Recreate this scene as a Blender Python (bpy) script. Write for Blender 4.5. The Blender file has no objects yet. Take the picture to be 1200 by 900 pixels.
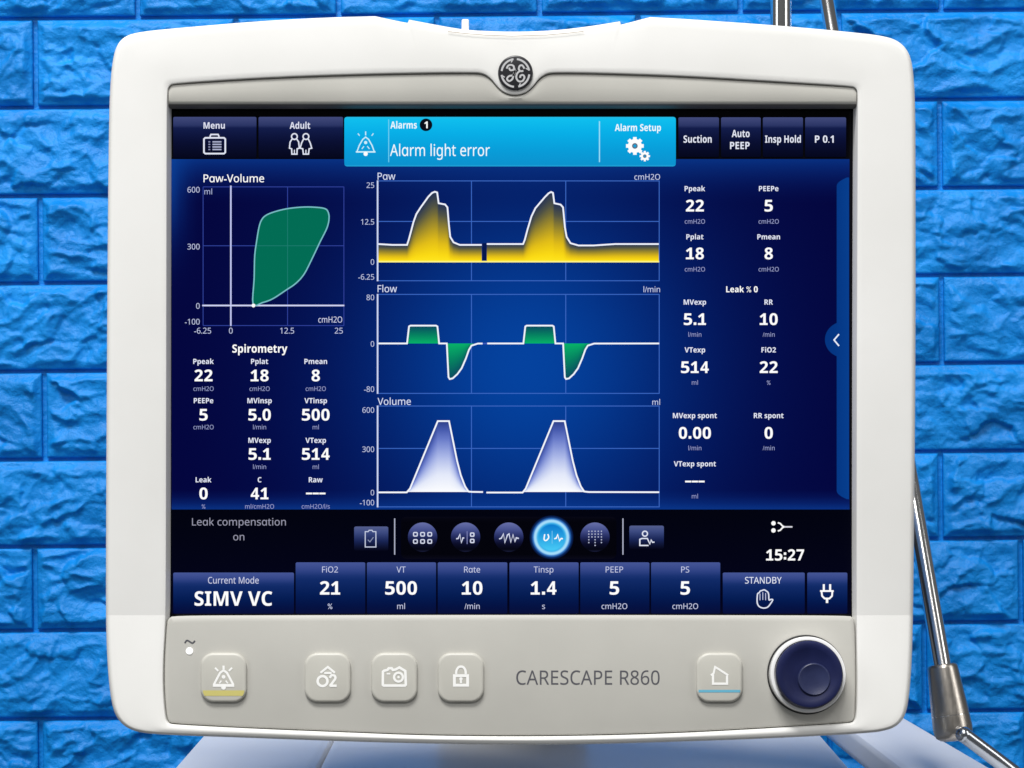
import bpy, bmesh, math, random
import numpy as np
from mathutils import Vector, Matrix

random.seed(7)
SC = bpy.context.scene
COL = SC.collection

# ------------------------------------------------------------------ camera
S = 0.00038            # metres per photo pixel (1200 x 900) on the monitor's front plane
D = 0.90               # camera to the monitor's front plane
ZC = 1.30              # height of the optical axis above the floor
cam_d = bpy.data.cameras.new('camera'); cam = bpy.data.objects.new('camera', cam_d); COL.objects.link(cam)
cam.location = (0, -D, ZC); cam.rotation_euler = (math.radians(90), 0, 0)
cam_d.sensor_width = 36; cam_d.lens = 36 * D / (1200 * S)
cam_d.clip_start = 0.01; cam_d.clip_end = 100
SC.camera = cam

# ------------------------------------------------------------------ world + lamps
w = bpy.data.worlds.new('World'); SC.world = w; w.use_nodes = True
bg = w.node_tree.nodes['Background']; bg.inputs[0].default_value = (0.93, 0.96, 1.0, 1); bg.inputs[1].default_value = 0.11

def area(name, loc, target, sx, sy, power, colour):
    d = bpy.data.lights.new(name, 'AREA'); d.shape = 'RECTANGLE'; d.size = sx; d.size_y = sy
    d.energy = power; d.color = colour
    o = bpy.data.objects.new(name, d); COL.objects.link(o); o.location = loc
    o.rotation_euler = (Vector(target) - Vector(loc)).to_track_quat('-Z', 'Y').to_euler()
    return o
area('ceiling_and_fill_lamp', (-0.40, -1.00, ZC + 2.20), (0, 0.28, ZC), 1.2, 0.55, 78, (1.0, 0.99, 0.97))
area('ceiling_and_fill_lamp', (-0.20, -2.60, ZC + 2.20), (0, 0.1, ZC), 1.2, 0.55, 34, (1.0, 0.99, 0.97))  # second overhead panel, added for a streak on the rod and front fill
area('side_fill_right', (1.30, -0.55, ZC + 0.42), (0.1, 0.2, ZC - 0.1), 0.4, 1.1, 4.5, (1.0, 0.99, 0.97))  # unseen fill added at the right to lift the cabinet and streak the chrome
area('side_fill_left', (-1.35, -0.85, ZC + 0.38), (0, 0.2, ZC - 0.05), 0.5, 1.1, 4.5, (0.95, 0.98, 1.0))  # unseen fill added at the left for soft side light and metal streaks

vs = SC.view_settings
vs.view_transform = 'Standard'; vs.look = 'None'; vs.exposure = 0.0; vs.gamma = 1.0; vs.use_curve_mapping = False

# ------------------------------------------------------------------ helpers
def P(px, py, y=0.0):
    k = S * (D + y) / D
    return Vector(((px - 600) * k, y, ZC + (450 - py) * k))

def lin(c):
    return tuple((v / 255 / 12.92) if v / 255 <= 0.04045 else ((v / 255 + 0.055) / 1.055) ** 2.4 for v in c)

def mixc(a, b, t):
    t = max(0.0, min(1.0, t)); return tuple(a[i] + (b[i] - a[i]) * t for i in range(3))

def stops(st, t):
    if t <= st[0][0]: return st[0][1]
    for (t0, c0), (t1, c1) in zip(st, st[1:]):
        if t <= t1: return mixc(c0, c1, (t - t0) / (t1 - t0))
    return st[-1][1]

def link(name, me, parent=None, mat=None, smooth=False):
    o = bpy.data.objects.new(name, me); COL.objects.link(o)
    if mat is not None: me.materials.append(mat)
    if smooth: me.polygons.foreach_set('use_smooth', [True] * len(me.polygons))
    if parent is not None:
        o.parent = parent
        # every parent in this script is an Empty or a mesh left at identity or a plain move
        o.matrix_parent_inverse = parent.matrix_world.inverted()
    return o

def mesh(name, verts, faces):
    me = bpy.data.meshes.new(name); me.from_pydata([tuple(v) for v in verts], [], faces); me.update()
    return me

def fix_normals(me):
    bm = bmesh.new(); bm.from_mesh(me); bmesh.ops.recalc_face_normals(bm, faces=bm.faces); bm.to_mesh(me); bm.free()

def smooth_by_angle(me, deg=35):
    bm = bmesh.new(); bm.from_mesh(me)
    lim = math.radians(deg)
    for f in bm.faces: f.smooth = True
    for e in bm.edges:
        e.smooth = not (len(e.link_faces) == 2 and e.calc_face_angle(0) > lim)
    bm.to_mesh(me); bm.free()

def thing(name, loc, label, cat, group=None):
    o = bpy.data.objects.new(name, None); COL.objects.link(o); o.location = loc
    o.empty_display_size = 0.05
    o['label'] = label; o['category'] = cat
    if group: o['group'] = group
    bpy.context.view_layer.update()
    return o

# ------------------------------------------------------------------ materials
def principled(name, col, rough=0.5, metal=0.0, spec=0.5, coat=0.0):
    m = bpy.data.materials.new(name); m.use_nodes = True
    b = m.node_tree.nodes['Principled BSDF']
    b.inputs['Base Color'].default_value = (*col, 1); b.inputs['Roughness'].default_value = rough
    b.inputs['Metallic'].default_value = metal; b.inputs['Specular IOR Level'].default_value = spec
    b.inputs['Coat Weight'].default_value = coat
    return m

def speckle(m, c0, c1, scale, bump_scale, bump, dist=0.0002, rough=None):
    """fine moulded grain: slow tint drift + small bump"""
    nt = m.node_tree; N = nt.nodes; L = nt.links; b = N['Principled BSDF']
    tc = N.new('ShaderNodeTexCoord')
    n1 = N.new('ShaderNodeTexNoise'); n1.inputs['Scale'].default_value = scale; n1.inputs['Detail'].default_value = 4
    r = N.new('ShaderNodeValToRGB'); r.color_ramp.elements[0].position = 0.3; r.color_ramp.elements[1].position = 0.7
    r.color_ramp.elements[0].color = (*c0, 1); r.color_ramp.elements[1].color = (*c1, 1)
    L.new(tc.outputs['Object'], n1.inputs['Vector']); L.new(n1.outputs['Fac'], r.inputs['Fac']); L.new(r.outputs['Color'], b.inputs['Base Color'])
    n2 = N.new('ShaderNodeTexNoise'); n2.inputs['Scale'].default_value = bump_scale; n2.inputs['Detail'].default_value = 2
    bp = N.new('ShaderNodeBump'); bp.inputs['Strength'].default_value = bump; bp.inputs['Distance'].default_value = dist
    L.new(tc.outputs['Object'], n2.inputs['Vector']); L.new(n2.outputs['Fac'], bp.inputs['Height']); L.new(bp.outputs['Normal'], b.inputs['Normal'])
    if rough:
        mr = N.new('ShaderNodeMapRange'); mr.inputs['To Min'].default_value = rough[0]; mr.inputs['To Max'].default_value = rough[1]
        L.new(n1.outputs['Fac'], mr.inputs['Value']); L.new(mr.outputs['Result'], b.inputs['Roughness'])
    return m

M_white = speckle(principled('white_plastic', (0.83, 0.825, 0.80), 0.46), (0.79, 0.785, 0.76), (0.85, 0.845, 0.825), 14, 2600, 0.12, rough=(0.42, 0.56))
def specks(m, amount=0.35, dark=(0.45, 0.42, 0.38)):
    nt = m.node_tree; N = nt.nodes; L = nt.links; b = N['Principled BSDF']
    src = b.inputs['Base Color'].links[0].from_socket
    tc = N.new('ShaderNodeTexCoord'); v = N.new('ShaderNodeTexVoronoi'); v.inputs['Scale'].default_value = 34
    n = N.new('ShaderNodeTexNoise'); n.inputs['Scale'].default_value = 9; n.inputs['Detail'].default_value = 3
    lt = N.new('ShaderNodeMath'); lt.operation = 'LESS_THAN'; lt.inputs[1].default_value = 0.035
    gt = N.new('ShaderNodeMath'); gt.operation = 'GREATER_THAN'; gt.inputs[1].default_value = 0.57
    mu = N.new('ShaderNodeMath'); mu.operation = 'MULTIPLY'; m2 = N.new('ShaderNodeMath'); m2.operation = 'MULTIPLY'; m2.inputs[1].default_value = amount
    mx = N.new('ShaderNodeMixRGB'); mx.inputs['Color2'].default_value = (*dark, 1)
    L.new(tc.outputs['Object'], v.inputs['Vector']); L.new(tc.outputs['Object'], n.inputs['Vector'])
    L.new(v.outputs['Distance'], lt.inputs[0]); L.new(n.outputs['Fac'], gt.inputs[0]); L.new(lt.outputs[0], mu.inputs[0]); L.new(gt.outputs[0], mu.inputs[1]); L.new(mu.outputs[0], m2.inputs[0])
    L.new(m2.outputs[0], mx.inputs['Fac']); L.new(src, mx.inputs['Color1']); L.new(mx.outputs['Color'], b.inputs['Base Color'])
specks(M_white)
M_grey = speckle(principled('grey_plastic', (0.5, 0.49, 0.44), 0.45), (0.465, 0.457, 0.42), (0.515, 0.505, 0.465), 18, 3000, 0.15, rough=(0.4, 0.52))
M_button = speckle(principled('button_plastic', (0.53, 0.52, 0.47), 0.4), (0.475, 0.465, 0.42), (0.53, 0.52, 0.47), 30, 3000, 0.1, rough=(0.34, 0.46))
M_dark = principled('dark_gap_plastic', (0.02, 0.02, 0.022), 0.5)
M_black = principled('black_glass_border', (0.002, 0.002, 0.004), 0.15, spec=0.1)
M_print_white = principled('white_print', (0.88, 0.88, 0.86), 0.5)
M_print_grey = principled('grey_print', (0.075, 0.075, 0.09), 0.55)
M_yellow = principled('yellow_print', (0.56, 0.50, 0.16), 0.45)
M_cyan = principled('blue_print', (0.12, 0.42, 0.58), 0.45)
M_navy = speckle(principled('navy_rubber', (0.012, 0.02, 0.10), 0.5, spec=0.25), (0.004, 0.007, 0.044), (0.007, 0.012, 0.070), 60, 2500, 0.2, rough=(0.45, 0.62))
M_dimple = speckle(principled('navy_dimple', (0.03, 0.042, 0.12), 0.4), (0.010, 0.015, 0.06), (0.020, 0.028, 0.09), 90, 2500, 0.2)
M_ring = principled('satin_white_ring', (0.86, 0.86, 0.86), 0.22, coat=0.3)
M_chrome = principled('chrome', (0.84, 0.83, 0.82), 0.15, metal=1.0)
M_nickel = principled('brushed_nickel', (0.52, 0.48, 0.43), 0.3, metal=1.0)
M_tube = principled('steel_tube', (0.52, 0.55, 0.60), 0.2, metal=1.0)
M_cab = speckle(principled('glossy_cabinet_plastic', (0.72, 0.74, 0.80), 0.16, coat=0.0), (0.76, 0.77, 0.80), (0.82, 0.83, 0.85), 10, 900, 0.0, rough=(0.30, 0.42))
M_badge = principled('badge_black', (0.02, 0.02, 0.024), 0.3)
M_silver = principled('badge_silver', (0.72, 0.72, 0.74), 0.28, metal=0.35)
M_led = principled('status_light_lens', (0.9, 0.9, 0.9), 0.3)
_b = M_led.node_tree.nodes['Principled BSDF']; _b.inputs['Emission Color'].default_value = (1, 1, 1, 1); _b.inputs['Emission Strength'].default_value = 0.6

def brushed(m):
    nt = m.node_tree; N = nt.nodes; L = nt.links; b = N['Principled BSDF']
    tc = N.new('ShaderNodeTexCoord'); mp = N.new('ShaderNodeMapping'); mp.inputs['Scale'].default_value = (1, 1, 0.03)
    n = N.new('ShaderNodeTexNoise'); n.inputs['Scale'].default_value = 900
    mr = N.new('ShaderNodeMapRange'); mr.inputs['To Min'].default_value = 0.22; mr.inputs['To Max'].default_value = 0.42
    L.new(tc.outputs['Object'], mp.inputs['Vector']); L.new(mp.outputs['Vector'], n.inputs['Vector'])
    L.new(n.outputs['Fac'], mr.inputs['Value']); L.new(mr.outputs['Result'], b.inputs['Roughness'])
brushed(M_nickel)

M_ui = principled('lit_display', (0, 0, 0), 0.3, spec=0.04)
_n = M_ui.node_tree; _a = _n.nodes.new('ShaderNodeAttribute'); _a.attribute_name = 'Col'
_n.links.new(_a.outputs['Color'], _n.nodes['Principled BSDF'].inputs['Emission Color'])
_n.nodes['Principled BSDF'].inputs['Emission Strength'].default_value = 1.0

# painted foam brick wall
M_wall = principled('blue_wall_paint', (0.008, 0.16, 0.66), 0.4)
nt = M_wall.node_tree; N = nt.nodes; L = nt.links; b = N['Principled BSDF']
geo = N.new('ShaderNodeNewGeometry')
n1 = N.new('ShaderNodeTexNoise'); n1.inputs['Scale'].default_value = 22; n1.inputs['Detail'].default_value = 5
r = N.new('ShaderNodeValToRGB'); r.color_ramp.elements[0].position = 0.3; r.color_ramp.elements[1].position = 0.72
r.color_ramp.elements[0].color = (0.001, 0.185, 0.58, 1); r.color_ramp.elements[1].color = (0.003, 0.268, 0.77, 1)
L.new(geo.outputs['Position'], n1.inputs['Vector']); L.new(n1.outputs['Fac'], r.inputs['Fac']); L.new(r.outputs['Color'], b.inputs['Base Color'])
n2 = N.new('ShaderNodeTexNoise'); n2.inputs['Scale'].default_value = 150; n2.inputs['Detail'].default_value = 6; n2.inputs['Roughness'].default_value = 0.62
bp = N.new('ShaderNodeBump'); bp.inputs['Strength'].default_value = 0.6; bp.inputs['Distance'].default_value = 0.003
L.new(geo.outputs['Position'], n2.inputs['Vector']); L.new(n2.outputs['Fac'], bp.inputs['Height']); L.new(bp.outputs['Normal'], b.inputs['Normal'])
mr = N.new('ShaderNodeMapRange'); mr.inputs['To Min'].default_value = 0.34; mr.inputs['To Max'].default_value = 0.54
b.inputs['Specular IOR Level'].default_value = 0.3
L.new(n1.outputs['Fac'], mr.inputs['Value']); L.new(mr.outputs['Result'], b.inputs['Roughness'])

# ------------------------------------------------------------------ the wall behind
YW = 0.50
KW = S * (D + YW) / D          # metres per photo pixel on the wall

def perlin(x, y, seed):
    rs = np.random.RandomState(seed); tab = rs.rand(64, 64) * 2 * math.pi
    xi = np.floor(x).astype(int); yi = np.floor(y).astype(int); xf = x - xi; yf = y - yi
    def g(ix, iy, dx, dy):
        a = tab[ix % 64, iy % 64]; return np.cos(a) * dx + np.sin(a) * dy
    u = xf ** 3 * (xf * (xf * 6 - 15) + 10); v = yf ** 3 * (yf * (yf * 6 - 15) + 10)
    a = g(xi, yi, xf, yf); b_ = g(xi + 1, yi, xf - 1, yf); c = g(xi, yi + 1, xf, yf - 1); d = g(xi + 1, yi + 1, xf - 1, yf - 1)
    return (a * (1 - u) + b_ * u) * (1 - v) + (c * (1 - u) + d * u) * v

def fbm(x, y, seed, o=4):
    s = 0; a = 1.0
    for i in range(o):
        s = s + a * perlin(x * 2 ** i, y * 2 ** i, seed + i); a *= 0.5
    return s

BL, BH = 228.0, 97.0           # brick face in photo pixels (joints excluded)
def rock_mesh(seed, W=BL, H=BH):
    nx, ny = 124, 54
    xs = np.linspace(0, W, nx); ys = np.linspace(0, H, ny)
    X, Y = np.meshgrid(xs, ys)
    rs = np.random.RandomState(seed); ox, oy = rs.rand(2) * 40
    th = rs.uniform(-0.5, 0.5); ct, st = math.cos(th), math.sin(th)
    xr = X * ct + Y * st; yr = -X * st + Y * ct
    wx = 16 * fbm(xr / 55 + ox, yr / 55 + oy, seed + 50, 3); wy = 12 * fbm(xr / 45 + oy, yr / 45 + ox, seed + 60, 3)
    u = xr + wx; v = yr + wy
    base = fbm(u / 70 + ox, v / 40 + oy, seed, 3)
    def ridged(a, c_, sd, o):
        t = 0; am = 1.0; pw = 1.0
        for i in range(o):
            n_ = 1 - np.abs(perlin(a * 2 ** i, c_ * 2 ** i, sd + i)) * 2; n_ = np.clip(n_, 0, 1) ** 2 * pw; t = t + am * n_; pw = np.clip(n_ * 1.4, 0, 1); am *= 0.5
        return t
    rid = ridged(u / 62 + oy, v / 34 + ox, seed + 9, 3)
    # broken facets: each cell is its own tilted plane, so neighbours meet in sharp little cliffs
    u2 = X + 9 * fbm(X / 30 + ox, Y / 30 + oy, seed + 70, 3); v2 = Y + 7 * fbm(X / 26 + oy, Y / 26 + ox, seed + 80, 3)
    nc = 26; px = rs.uniform(-5, W + 5, nc); py = rs.uniform(-5, H + 5, nc)
    dd = ((u2[..., None] - px) / 1.5) ** 2 + (v2[..., None] - py) ** 2; ci = dd.argmin(-1)
    ta = rs.uniform(-0.10, 0.10, nc); tb = rs.uniform(-0.17, 0.17, nc); tc_ = rs.uniform(-1.3, 1.3, nc)
    fac = np.clip(ta[ci] * (u2 - px[ci]) + tb[ci] * (v2 - py[ci]) + tc_[ci], -4, 4)
    fac = (fac + np.roll(fac, 1, 0) + np.roll(fac, 1, 1) + np.roll(fac, -1, 0) + np.roll(fac, -1, 1)) / 5
    fine = fbm(u / 15 + ox, v / 10 + oy, seed + 30, 3)
    h = 5.6 * base + 3.3 * (rid - 0.5) + 1.25 * fac + 1.4 * fine + 4.3
    ed = np.minimum(np.minimum(X, W - X), np.minimum(Y, H - Y)) + 2.5 * perlin(X / 17 + ox, Y / 17 + oy, seed + 40)
    m = np.clip((ed - 1.5) / 9.0, 0, 1); m = m * m * (3 - 2 * m)
    h = h * m
    d_edge = np.minimum(np.minimum(X, W - X), np.minimum(Y, H - Y))
    rnd = np.where(d_edge < 2.4, -((2.4 - d_edge) / 2.4) ** 2 * 1.6, 0)
    h = h + rnd
    front = 6.2                                     # margin stands this far proud of the joint bed
    V = np.stack([(X - W / 2) * KW, -(h + front) * KW, (H / 2 - Y) * KW], -1).reshape(-1, 3)
    idx = np.arange(nx * ny).reshape(ny, nx)
    F = np.stack([idx[:-1, :-1], idx[1:, :-1], idx[1:, 1:], idx[:-1, 1:]], -1).reshape(-1, 4)
    # side skirt down into the joint
    rim = np.concatenate([idx[0, :], idx[1:, -1], idx[-1, -2::-1], idx[-2:0:-1, 0]])
    B = V[rim].copy(); B[:, 1] = 0.0015
    n0 = len(V); k = len(rim); j = np.arange(k)
    SK = np.stack([rim, rim[(j + 1) % k], n0 + (j + 1) % k, n0 + j], -1)
    V = np.concatenate([V, B]); F = np.concatenate([F, SK])
    me = bpy.data.meshes.new('brick'); me.from_pydata(V.tolist(), [], F.tolist()); me.update()
    sm = [True] * ((nx - 1) * (ny - 1)) + [False] * k
    me.polygons.foreach_set('use_smooth', sm); me.materials.append(M_wall)
    return me

wx0, wx1, wz0, wz1 = -0.62, 0.62, -0.42, 0.40
bm = bmesh.new()
bmesh.ops.create_cube(bm, size=1, matrix=Matrix.Translation((0, 0.03, (wz0 + wz1) / 2)) @ Matrix.Diagonal((wx1 - wx0, 0.06, wz1 - wz0, 1)))
me = bpy.data.meshes.new('wall'); bm.to_mesh(me); bm.free()
wall = link('wall', me, None, M_wall)
wall['kind'] = 'structure'; wall['label'] = 'bright blue painted wall of rough stone-faced bricks'
wall.location = (0, YW, ZC); wall.rotation_euler = (0, -math.radians(0.51), 0)
bpy.context.view_layer.update()

pool = [rock_mesh(100 + 13 * i) for i in range(26)]
lines = [-86.5, 18, 122, 225.5, 327.5, 430.5, 533.5, 635.5, 733.5, 837, 940]
phase = [166, 46, 163, 50, 163, 53, 160, 40, 157, 45]
pitch = [235] * 7 + [230.6] * 3
order = list(range(26)); random.shuffle(order); q = 0
for rI in range(10):
    top, bot = lines[rI], lines[rI + 1]
    x = phase[rI] - 2 * pitch[rI]
    while x < 1420:
        cx = x + pitch[rI] / 2; cy = (top + bot) / 2
        me = pool[order[q % 26]]; q += 1
        if q % 26 == 0: random.shuffle(order)
        o = bpy.data.objects.new('brick', me); COL.objects.link(o); o.parent = wall
        o.location = ((cx - 600) * KW, -0.0005, (450 - cy) * KW)
        flip = -1 if random.random() < 0.5 else 1
        o.scale = (flip * (pitch[rI] - 6) / BL, 1, ((bot - top) - 4.4) / BH)
        x += pitch[rI]

# ------------------------------------------------------------------ the monitor
mon = thing('ventilator_monitor', (0, 0.06, ZC - 0.205),
            'white framed ventilator touchscreen monitor with grey key panel showing blue waveform display', 'monitor')

def chin(py):                    # the lower part leans forward, facing up a little
    return -max(0.0, py - 721.0) * S * 0.14

def polyline_smooth(pts, it=2, closed=True):
    """Chaikin; points given twice stay sharp"""
    for _ in range(it):
        out = []
        n = len(pts)
        for i in range(n if closed else n - 1):
            a, b_ = pts[i], pts[(i + 1) % n]
            if a == b_: out.append(a); out.append(b_); continue
            out.append((a[0] * .75 + b_[0] * .25, a[1] * .75 + b_[1] * .25)); out.append((a[0] * .25 + b_[0] * .75, a[1] * .25 + b_[1] * .75))
        pts = out
    return pts

CX, CY = 600.0, 470.0
def polar(pts, n):
    p = np.array(pts, float); ang = np.arctan2(p[:, 0] - CX, CY - p[:, 1]) % (2 * math.pi); rad = np.hypot(p[:, 0] - CX, p[:, 1] - CY)
    # dense resample along the polyline so interpolation in angle stays exact on straight runs
    q_ = []
    for i in range(len(p)):
        a, c = p[i], p[(i + 1) % len(p)]; k = max(1, int(np.hypot(*(c - a)) / 1.0))
        for t in range(k): q_.append(a + (c - a) * t / k)
    q_ = np.array(q_); ang = np.arctan2(q_[:, 0] - CX, CY - q_[:, 1]) % (2 * math.pi); rad = np.hypot(q_[:, 0] - CX, q_[:, 1] - CY)
    o_ = np.argsort(ang); ang, rad = ang[o_], rad[o_]
    t = np.linspace(0, 2 * math.pi, n, endpoint=False)
    rr = np.interp(t, ang, rad, period=2 * math.pi)
    return np.stack([CX + np.sin(t) * rr, CY - np.cos(t) * rr], -1)

def inset(ring, d):
    nxt = np.roll(ring, -3, 0); prv = np.roll(ring, 3, 0); tg = nxt - prv; tg /= np.maximum(1e-6, np.linalg.norm(tg, axis=1))[:, None]
    nrm = np.stack([-tg[:, 1], tg[:, 0]], -1)        # clockwise on screen -> inward
    d = np.broadcast_to(np.asarray(d, float).reshape(-1, 1) if np.ndim(d) else d, (len(ring), 1)) if np.ndim(d) else d
    return ring + nrm * d

outer_pts = [(440, 19), (440, 19), (460, 23.5), (478, 27), (478, 27), (479, 23), (479, 23), (505, 28), (530, 32.5), (550, 35.5), (600, 37.5), (650, 35.8), (690, 31), (727, 25), (727, 25),
             (727.6, 29), (727.6, 29), (745, 24.5), (762, 20), (762, 20), (800, 22), (850, 25.5), (900, 29), (960, 34), (1000, 38), (1028, 41), (1048, 45.5), (1060, 54), (1067, 66), (1070.5, 85), (1072.5, 120),
             (1073, 200), (1073, 400), (1071.5, 600), (1070, 720), (1068.8, 770), (1066, 812), (1062, 836), (1054, 849), (1040, 856), (1015, 859.5),
             (900, 865.5), (800, 869), (700, 872), (600, 873), (450, 870.5), (300, 865), (200, 861.5), (165, 859), (148, 853), (137, 842), (131, 826), (127, 795), (124.5, 750), (124, 700),
             (124.5, 550), (126, 300), (127.5, 150), (129, 100), (132, 70), (137, 52), (147, 42), (163, 37.5), (200, 33.5), (300, 25), (380, 20.5)]
inner_pts = [(203, 98), (300, 91.5), (400, 87.5), (500, 85.3), (556, 85), (566, 86), (575, 91.5), (582, 101), (591, 109), (603.5, 112), (616, 109), (625, 101), (632, 91.5), (641, 86), (651, 85), (700, 85.5),
             (800, 89), (900, 95), (998, 101), (1003, 103.5), (1005, 109), (1004.5, 140), (1003.5, 400), (1003, 700), (1004, 760), (1004.5, 800), (1003.5, 838), (1001, 846), (995, 848), (900, 854), (800, 859.5), (700, 862.5), (600, 863.5), (500, 862.5),
             (400, 858.5), (300, 854.5), (203, 849.5), (196, 847.5), (193.5, 838), (191, 805), (191.5, 770), (194, 730), (195, 700), (195.5, 400), (196, 140), (196.3, 106), (198.5, 100.5)]
NA = 2200
OUT = polar(polyline_smooth(outer_pts), NA); INN = polar(polyline_smooth(inner_pts), NA)

rings = []      # (pixel ring, depth)
rings.append((inset(OUT, 70), 0.062)); rings.append((inset(OUT, 44), 0.058)); rings.append((inset(OUT, 26), 0.046)); rings.append((inset(OUT, 16), 0.034)); rings.append((inset(OUT, 9), 0.022))
RW = np.where(OUT[:, 1] > 600, 1 - 0.45 * np.clip((OUT[:, 1] - 820) / 40, 0, 1), 1.0)
for k in range(0, 7):
    a = k / 6 * math.pi / 2; rr = 7.5
    rings.append((inset(OUT, rr * 0.78 * (1 - math.cos(a)) * RW), 0.0040 * (1 - math.sin(a)) + 0.0003))
o_last = inset(OUT, rr * 0.78 * RW); i_first = inset(INN, -2.0)
for k in range(1, 10):
    t = k / 10; rings.append((o_last * (1 - t) + i_first * t, -0.0003 * math.sin(t * math.pi) + 0.0003 * (1 - t)))
rings.append((i_first, 0.0)); rings.append((inset(INN, -0.8), 0.0002)); rings.append((INN, 0.0009)); kk_ = D / (D + 0.0135)
rings.append((np.stack([600 + (INN[:, 0] - 600) * kk_, 450 + (INN[:, 1] - 450) * kk_], -1), 0.0135))
V = []; VP = []
for ring, dep in rings:
    for (x_, y_) in ring: V.append((x_, dep, y_))
F = []
for k in range(len(rings) - 1):
    a0, b0 = k * NA, (k + 1) * NA
    for i in range(NA):
        j = (i + 1) % NA; F.append((a0 + i, a0 + j, b0 + j, b0 + i))
F.append(tuple(range(NA)))
me = mesh('housing', V, F)
bm = bmesh.new(); bm.from_mesh(me)
res = bmesh.ops.bisect_plane(bm, geom=bm.verts[:] + bm.edges[:] + bm.faces[:], plane_co=(0, 0, 721.0), plane_no=(0, 0, 1))
crease = [e for e in res['geom_cut'] if isinstance(e, bmesh.types.BMEdge)]
for f in bm.faces: f.smooth = True
for e in crease: e.smooth = False
for v in bm.verts:
    px, dep, py = v.co
    f_ = chin(py) if dep < 0.02 else 0
    v.co = P(px, py, dep + f_)
bmesh.ops.recalc_face_normals(bm, faces=bm.faces)
bm.to_mesh(me); bm.free()
housing = link('housing', me, mon, M_white)
bm = bmesh.new(); bm.from_mesh(me)
for e in bm.edges:
    if len(e.link_faces) == 2 and e.calc_face_angle(0) > math.radians(38): e.smooth = False
bm.to_mesh(me); bm.free()

# --- generic pieces ------------------------------------------------------------
def plate(name, outline, depth_front, depth_back, bevel, parent, mat, steps=3, chinned=False, wfun=None, crown=0.0, smooth_deg=50):
    """a slab with a rounded front rim; outline is a clockwise list of photo pixels"""
    R = np.array(outline, float); n = len(R)
    tg = np.roll(R, -1, 0) - np.roll(R, 1, 0); tg /= np.maximum(1e-6, np.linalg.norm(tg, axis=1))[:, None]
    nr = np.stack([-tg[:, 1], tg[:, 0]], -1)
    lay = [(0.0, depth_back)]
    bd = bevel * S
    for k in range(steps + 1):
        a = k / steps * math.pi / 2
        lay.append((bevel * (1 - math.cos(a)), depth_front + bd * (1 - math.sin(a))))
    V = []; F = []
    for (ins, dep) in lay:
        for i in range(n):
            wgt = wfun(R[i]) if wfun else 1.0
            x_, y_ = R[i] + nr[i] * ins * wgt
            V.append(P(x_, y_, dep + (chin(y_) if chinned else 0)))
    for k in range(len(lay) - 1):
        for i in range(n):
            j = (i + 1) % n; F.append((k * n + i, k * n + j, (k + 1) * n + j, (k + 1) * n + i))
    F.append(tuple((len(lay) - 1) * n + i for i in range(n))); F.append(tuple(reversed(range(n))))
    me = mesh(name, V, F); fix_normals(me); smooth_by_angle(me, smooth_deg)
    return link(name, me, parent, mat)

def rrect(x0, y0, x1, y1, r_, k=6):
    pts = []
    for (cx, cy, a0) in ((x1 - r_, y0 + r_, -90), (x1 - r_, y1 - r_, 0), (x0 + r_, y1 - r_, 90), (x0 + r_, y0 + r_, 180)):
        for i in range(k + 1):
            a = math.radians(a0 + 90 * i / k); pts.append((cx + r_ * math.cos(a), cy + r_ * math.sin(a)))
    return pts

def circ(cx, cy, r_, k=32):
    return [(cx + r_ * math.sin(2 * math.pi * i / k), cy - r_ * math.cos(2 * math.pi * i / k)) for i in range(k)]

def ribbon_px(pts, wd, closed=False):
    """mitred strip of constant width: list of (left, right) pixel pairs"""
    p = [np.array(a, float) for a in pts]; n = len(p); L_ = []; R_ = []
    for i in range(n):
        a = p[(i - 1) % n] if (closed or i > 0) else None; c = p[(i + 1) % n] if (closed or i < n - 1) else None
        d0 = None if a is None else (p[i] - a) / max(1e-6, np.linalg.norm(p[i] - a)); d1 = None if c is None else (c - p[i]) / max(1e-6, np.linalg.norm(c - p[i]))
        if d0 is None: d0 = d1
        if d1 is None: d1 = d0
        n0 = np.array((-d0[1], d0[0])); n1 = np.array((-d1[1], d1[0])); m_ = n0 + n1; ln = np.linalg.norm(m_)
        m_ = n0 if ln < 1e-3 else m_ / ln
        k = min(1.6, 1 / max(0.35, float(m_ @ n0)))
        L_.append(p[i] + m_ * k * wd / 2); R_.append(p[i] - m_ * k * wd / 2)
    return L_, R_

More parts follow.
